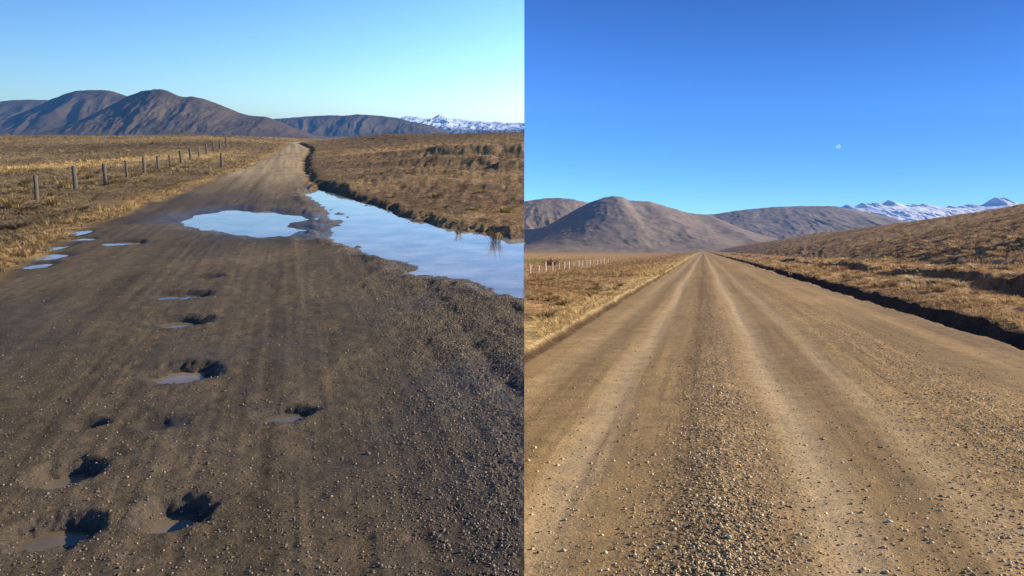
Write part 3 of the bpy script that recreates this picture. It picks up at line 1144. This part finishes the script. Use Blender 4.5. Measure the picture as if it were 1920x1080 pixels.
left_grass(30000, 11, 55, near_var, .38, .85, 'dry_grass', 'dry brown grass covering the land beside the puddled road', 1.3)
left_grass(18000, 50, 420, far_var, .5, 1.2, 'dry_grass', 'far dry grass towards the dark hills', 1.6)


def right_grass(n, y0, y1, variants, smin, smax, name, label, power):
    p = cand(n, y0, y1, 0, .75, True, power)
    p[:, 0] += .25
    z, col, road, wet, peb = right_land(p[:, 0].copy(), p[:, 1].copy())
    s = p[:, 0] - RS * p[:, 1]
    cl = fbm(p[:, 0] * .45, p[:, 1] * .45, 3, 611)
    keep = (road < 0.05) & ((s < -2.95) | (s > 6.75)) & (rng.uniform(-.9, .7, n) < cl + .2 * (s < -2.9) * (s > -4))
    p, z, col, cl = p[keep], z[keep], col[keep], cl[keep]
    sc = rng.uniform(smin, smax, len(p)) * (1 + .5 * np.clip(cl, 0, 1))
    ci = np.clip((rng.normal(1.4, 1.1, len(p)) - 1.5 * cl), 0, 4).astype(int)
    cc = STRAW[ci] * .6 + col * .75
    return scatter(name, p, z - HR - .02, variants, sc, cc, label, True)


right_grass(28000, 9, 60, near_var, .42, .95, 'dry_grass', 'sunny dry grass along both sides of the straight dry road', 1.3)
right_grass(18000, 50, 420, far_var, .6, 1.4, 'dry_grass', 'far sunny grass on the hillside right of the dry road', 1.6)


# single tussocks that can be told apart
def tussock_mesh(seed, col):
    V, T, c = tuft(110, .46, .42, seed, seg=3, width=.014, droop=.8)
    me = mesh_np('tussock', V, T)
    setcol(me, np.clip(c[:, None] * np.array(col), 0, 1))
    me.materials.append(M_VEG)
    return me


TM = [tussock_mesh(700 + i, STRAW[i % 3] * (.9 if i < 3 else .72)) for i in range(5)]
TR = [tussock_mesh(740 + i, c) for i, c in enumerate([(.70, .53, .30), (.58, .42, .22), (.76, .60, .36), (.46, .31, .16)])]
TD = [tussock_mesh(720 + i, (.15, .11, .07)) for i in range(2)]


def put_tussock(p, right, scale, mesh, label, group, hz=1.0):
    o = link('tussock', mesh, label=label, cat='tussock', group=group)
    if right:
        z = float(right_z(p)[0]) - HR - .04
        o.matrix_world = RM @ Matrix.Translation((p[0], p[1], z)) @ Matrix.Rotation(rng.uniform(0, 6.28), 4, 'Z') @ Matrix.Diagonal((scale, scale, scale * hz, 1))
    else:
        z = float(left_z(p)[0]) - .04
        o.location = (p[0], p[1], z)
        o.rotation_euler = (0, 0, rng.uniform(0, 6.28))
        o.scale = (scale, scale, scale * hz)
    return o


for u, v in [(18, 336), (62, 331), (30, 372), (66, 372), (112, 350), (165, 345), (176, 352), (222, 343), (232, 350), (255, 338), (262, 346), (125, 361), (48, 360), (12, 398), (95, 392), (205, 346), (216, 353), (285, 331), (306, 325), (330, 319), (150, 336), (190, 333)]:
    p = gl(u, v) + rng.normal(0, .15, 2)
    put_tussock(p, False, rng.uniform(.75, 1.25), TM[rng.integers(0, 5)], 'straw coloured tussock growing beside the weathered post and wire fence', 'tussocks along the left fence')
for u, v in [(150, 402), (175, 349), (330, 325), (100, 415), (30, 436), (90, 375), (345, 320), (55, 405)]:
    p = gl(u, v)
    put_tussock(p, False, rng.uniform(.8, 1.3), TD[rng.integers(0, 2)], 'dark brown low clump in the grass between fence and puddled road', 'dark clumps near the left fence', .6)
for u, v in [(760, 292), (815, 286), (735, 285), (845, 283), (700, 290), (860, 330), (690, 330), (770, 345), (905, 365), (950, 398), (820, 372), (640, 312), (890, 395), (735, 372)]:
    p = gl(u, v)
    put_tussock(p, False, rng.uniform(.7, 1.1), TD[rng.integers(0, 2)] if v < 300 else TM[3], 'brown clump on the open slope right of the ditch pool', 'clumps on the slope above the pool', .75)
nt = 0
while nt < 170:
    u, v = rng.uniform(1440, 1915), rng.uniform(438, 560)
    p = gr(u, v)
    s = p[0] - RS * p[1]
    if s < 7.6 or p[1] > 110:
        continue
    put_tussock(p, True, rng.uniform(.8, 1.5) * (1.0 if p[1] < 60 else 1.3), TR[rng.integers(0, 4)], 'pale tussock on the rough slope right of the dry road', 'tussocks on the right slope', .85)
    nt += 1
nt = 0
while nt < 40:
    u, v = rng.uniform(990, 1240), rng.uniform(500, 640)
    p = gr(u, v)
    s = p[0] - RS * p[1]
    if s > -3.3 or p[1] > 70:
        continue
    put_tussock(p, True, rng.uniform(.5, .95), TM[rng.integers(0, 5)], 'low straw tussock on the verge left of the dry road', 'tussocks on the left verge of the dry road', .8)
    nt += 1

# tall dead weed at the far edge of the ditch pool, and a bush in the straw field
def weed(p, z, h, n, label, col):
    V, T, c = tuft(n, h, h * .45, 811 + n, seg=4, width=.008, droop=.2)
    me = mesh_np('weed', V, T)
    setcol(me, np.clip(c[:, None] * np.array(col), 0, 1))
    o = link('dead_weed', me, M_VEG, label=label, cat='weed')
    o.location = (p[0], p[1], z)


p = gl(928, 447)
weed(p, float(left_z(p)[0]) - .02, .75, 46, 'tall dead brown weed at the pool edge near the picture seam', (.17, .11, .055))
p = gl(860, 431)
weed(p, float(left_z(p)[0]) - .02, .42, 30, 'smaller dead weed at the pool edge left of the tall one', (.16, .11, .06))


def bush(p, right, rad, h, label, col, seed):
    V, T, c = [], [], []
    r = np.random.default_rng(seed)
    off = 0
    n = 420
    d = r.normal(0, 1, (n, 3))
    d /= np.linalg.norm(d, axis=1)[:, None]
    q = d * (r.uniform(.45, 1, n) ** .6)[:, None] * np.array((rad, rad, h * .5)) * (1 + .25 * r.normal(0, 1, n))[:, None] + np.array((0, 0, h * .5))
    for k in range(n):
        a, b = r.normal(0, 1, 3), r.normal(0, 1, 3)
        a = a / np.linalg.norm(a) * rad * .16
        b = b / np.linalg.norm(b) * rad * .10
        V += [q[k] - a, q[k] + b, q[k] + a, q[k] - b]
        c += [r.uniform(.6, 1.25)] * 4
        T.append((4 * k, 4 * k + 1, 4 * k + 2))
        T.append((4 * k, 4 * k + 2, 4 * k + 3))
    me = mesh_np('crown', np.array(V), np.array(T))
    setcol(me, np.clip(np.array(c)[:, None] * np.array(col), 0, 1))
    root = link('bush', None, label=label, cat='bush')
    z = float((right_z(p) - HR)[0])
    root.matrix_world = RM @ Matrix.Translation((p[0], p[1], z))
    link('crown', me, M_VEG, parent=root)
    st, sT, sc = tuft(9, h * .8, rad * .8, seed + 1, seg=3, width=.02, droop=.1)
    sm = mesh_np('stem', st, sT)
    setcol(sm, np.tile((.10, .07, .045), (len(st), 1)))
    link('stem', sm, M_VEG, parent=root)


bush(gr(1036, 500, -HR - .9), True, 1.25, 1.0, 'low brown bush in the straw field behind the pale posts', (.34, .21, .12), 31)


# ------------------------------------------------------------------ loose stones
def ico(seed):
    r = np.random.default_rng(seed)
    ph = (1 + 5 ** .5) / 2
    V = np.array([(-1, ph, 0), (1, ph, 0), (-1, -ph, 0), (1, -ph, 0), (0, -1, ph), (0, 1, ph), (0, -1, -ph), (0, 1, -ph), (ph, 0, -1), (ph, 0, 1), (-ph, 0, -1), (-ph, 0, 1)], float) / 1.9
    T = np.array([(0, 11, 5), (0, 5, 1), (0, 1, 7), (0, 7, 10), (0, 10, 11), (1, 5, 9), (5, 11, 4), (11, 10, 2), (10, 7, 6), (7, 1, 8), (3, 9, 4), (3, 4, 2), (3, 2, 6), (3, 6, 8), (3, 8, 9), (4, 9, 5), (2, 4, 11), (6, 2, 10), (8, 6, 7), (9, 8, 1)])
    V = V * r.uniform(.72, 1.18, (12, 1)) * np.array((1, r.uniform(.65, .95), r.uniform(.5, .8)))
    R = Matrix.Rotation(r.uniform(0, 6), 3, 'X')
    if r.uniform() < .3:
        V = V @ np.array(R)
    return V, T, np.ones(12)


SV = [ico(900 + i) for i in range(14)]
GREY = np.array([(.46, .33, .17), (.64, .48, .26), (.30, .20, .105), (.52, .36, .17), (.80, .62, .36), (.24, .165, .085)])


def right_stones(n, smin, smax, fn, y0, y1, power):
    p = cand(n, y0, y1, 0, .5, True, power)
    s = p[:, 0] - RS * p[:, 1]
    keep = (s > -2.7) & (s < 5.9)
    p, s = p[keep], s[keep]
    sw = s + .10 * fbm(p[:, 1] / 9, p[:, 1] * 0, 2, 151)
    keep = rng.uniform(0, 1, len(p)) < fn(sw, fbm(p[:, 0] * 1.2, p[:, 1] * 1.2, 3, 911))
    p = p[keep]
    z = right_land(p[:, 0].copy(), p[:, 1].copy(), False)
    sc = smin + (smax - smin) * rng.beta(1.0, 4.2, len(p))
    return p, z - HR + sc * .12, sc


def dens_r(sw, nn):
    return np.clip(.05 + .85 * np.exp(-((sw - .22) / .34) ** 2) * (.65 + 1.1 * nn) + .5 * np.exp(-((sw - 3.0) / .8) ** 2) * (.6 + nn), 0, 1)


p, z, sc = right_stones(175000, .0045, .022, dens_r, 3.6, 26, 1.9)
cc = GREY[rng.integers(0, 6, len(p))] * rng.uniform(.75, 1.15, (len(p), 1))
scatter('loose_gravel', p, z, SV, sc, cc, 'loose pale gravel strewn along the middle and right of the dry road', True, cat='gravel', mat=M_STONE)


def left_stones(n, y0, y1, power):
    p = cand(n, y0, y1, -.36, 0, False, power)
    zz, col, road, wet, peb = left_land(p[:, 0].copy(), p[:, 1].copy())
    sl = p[:, 0] + .27 * p[:, 1]
    nn = fbm(p[:, 0] * 1.3, p[:, 1] * 1.0, 3, 921)
    inw = np.maximum(poly_sd(p[:, 0], p[:, 1], polyA), poly_sd(p[:, 0], p[:, 1], polyB))
    keep = (road > .6) & (rng.uniform(0, 1, n) < np.clip(.045 + .75 * peb * (.75 + .8 * nn), 0, 1)) & (inw < -.02)
    p = p[keep]
    zz = zz[keep]
    sc = .004 + .014 * rng.beta(1.1, 4.0, len(p))
    return p, zz + sc * .2, sc


p, z, sc = left_stones(120000, 3.9, 20, 1.9)
GW = np.array([(.18, .13, .085), (.23, .175, .125), (.12, .09, .065), (.30, .22, .15), (.15, .115, .09)])
cc = GW[rng.integers(0, 5, len(p))] * rng.uniform(.7, 1.15, (len(p), 1))
scatter('loose_gravel', p, z, SV, sc, cc, 'loose damp gravel covering the right side of the wet road', False, cat='gravel', mat=M_STONEW)


def stone_mesh(seed, col):
    V, T, c = ico(seed)
    me = mesh_np('stone', V, T)
    setcol(me, np.tile(col, (12, 1)))
    me.materials.append(M_STONE)
    return me


SM = [stone_mesh(950 + i, c) for i, c in enumerate([(.66, .49, .27), (.56, .40, .20), (.76, .60, .37), (.44, .30, .145), (.52, .37, .185), (.36, .245, .12)])]
SMW = [stone_mesh(970 + i, c) for i, c in enumerate([(.22, .18, .14), (.30, .26, .21), (.15, .12, .10), (.26, .20, .15)])]
p, z, sc = right_stones(1500, .015, .029, lambda sw, nn: np.clip(.16 + .9 * np.exp(-((sw - .2) / .4) ** 2) + .3 * np.exp(-((sw - 3) / .9) ** 2), 0, 1), 3.7, 11, 1.8)
for k in range(min(280, len(p))):
    o = link('stone', SM[rng.integers(0, 6)], parent=road_right)
    o.matrix_world = RM @ Matrix.Translation((p[k, 0], p[k, 1], z[k])) @ Matrix.Rotation(rng.uniform(0, 6.28), 4, 'Z') @ Matrix.Scale(float(sc[k]), 4)
p, z, sc = left_stones(420, 4.0, 13, 1.8)
for k in range(min(90, len(p))):
    o = link('stone', SMW[rng.integers(0, 4)], parent=road_left)
    o.location = (p[k, 0], p[k, 1], z[k] + .004)
    o.rotation_euler = (0, 0, rng.uniform(0, 6.28))
    o.scale = (float(sc[k]) * 1.3 + .006,) * 3

# ------------------------------------------------------------------ moon
mt = NT('moon_surface')
df = mt.n('ShaderNodeBsdfDiffuse')
mt.l(mt.ramp(mt.noise(mt.obj(), 0.12, 4), [(.35, (.2, .21, .22)), (.6, (.42, .42, .42))]), df.inputs[0])
trn = mt.n('ShaderNodeBsdfTransparent')
ad = mt.n('ShaderNodeAddShader')
mt.l(df.outputs[0], ad.inputs[0])
mt.l(trn.outputs[0], ad.inputs[1])
mt.l(ad.outputs[0], mt.out.inputs['Surface'])
import bmesh
bm = bmesh.new()
bmesh.ops.create_icosphere(bm, subdivisions=4, radius=30)
me = bpy.data.meshes.new('moon')
bm.to_mesh(me)
bm.free()
smooth(me)
mo = link('moon', me, mt.m, label='small faint half moon in the deep blue sky on the right', cat='moon')
d = Vector(ray(1572, 275, PL))
mo.location = Vector((0, 0, CAMZ)) + d * 12000

# ------------------------------------------------------------------ haze
hz = bpy.data.materials.new('haze')
hz.use_nodes = True
ht = hz.node_tree
for n in list(ht.nodes):
    ht.nodes.remove(n)
pv = ht.nodes.new('ShaderNodeVolumePrincipled')
pv.inputs['Color'].default_value = (0.12, 0.42, 1.0, 1)
pv.inputs['Density'].default_value = 0.000085
pv.inputs['Anisotropy'].default_value = 0.0
ho = ht.nodes.new('ShaderNodeOutputMaterial')
ht.links.new(pv.outputs[0], ho.inputs['Volume'])
bm = bmesh.new()
bmesh.ops.create_cube(bm, size=1)
me = bpy.data.meshes.new('haze')
bm.to_mesh(me)
bm.free()
x0, x1, y0, y1, z0, z1 = -4200, 5200, -120, 6400, -1000, 140
for v in me.vertices:
    v.co = ((x0 + x1) / 2 + v.co.x * (x1 - x0), (y0 + y1) / 2 + v.co.y * (y1 - y0), (z0 + z1) / 2 + v.co.z * (z1 - z0))
link('haze', me, hz, label='thin blue haze in the air before the hills', cat='haze', kind='stuff')
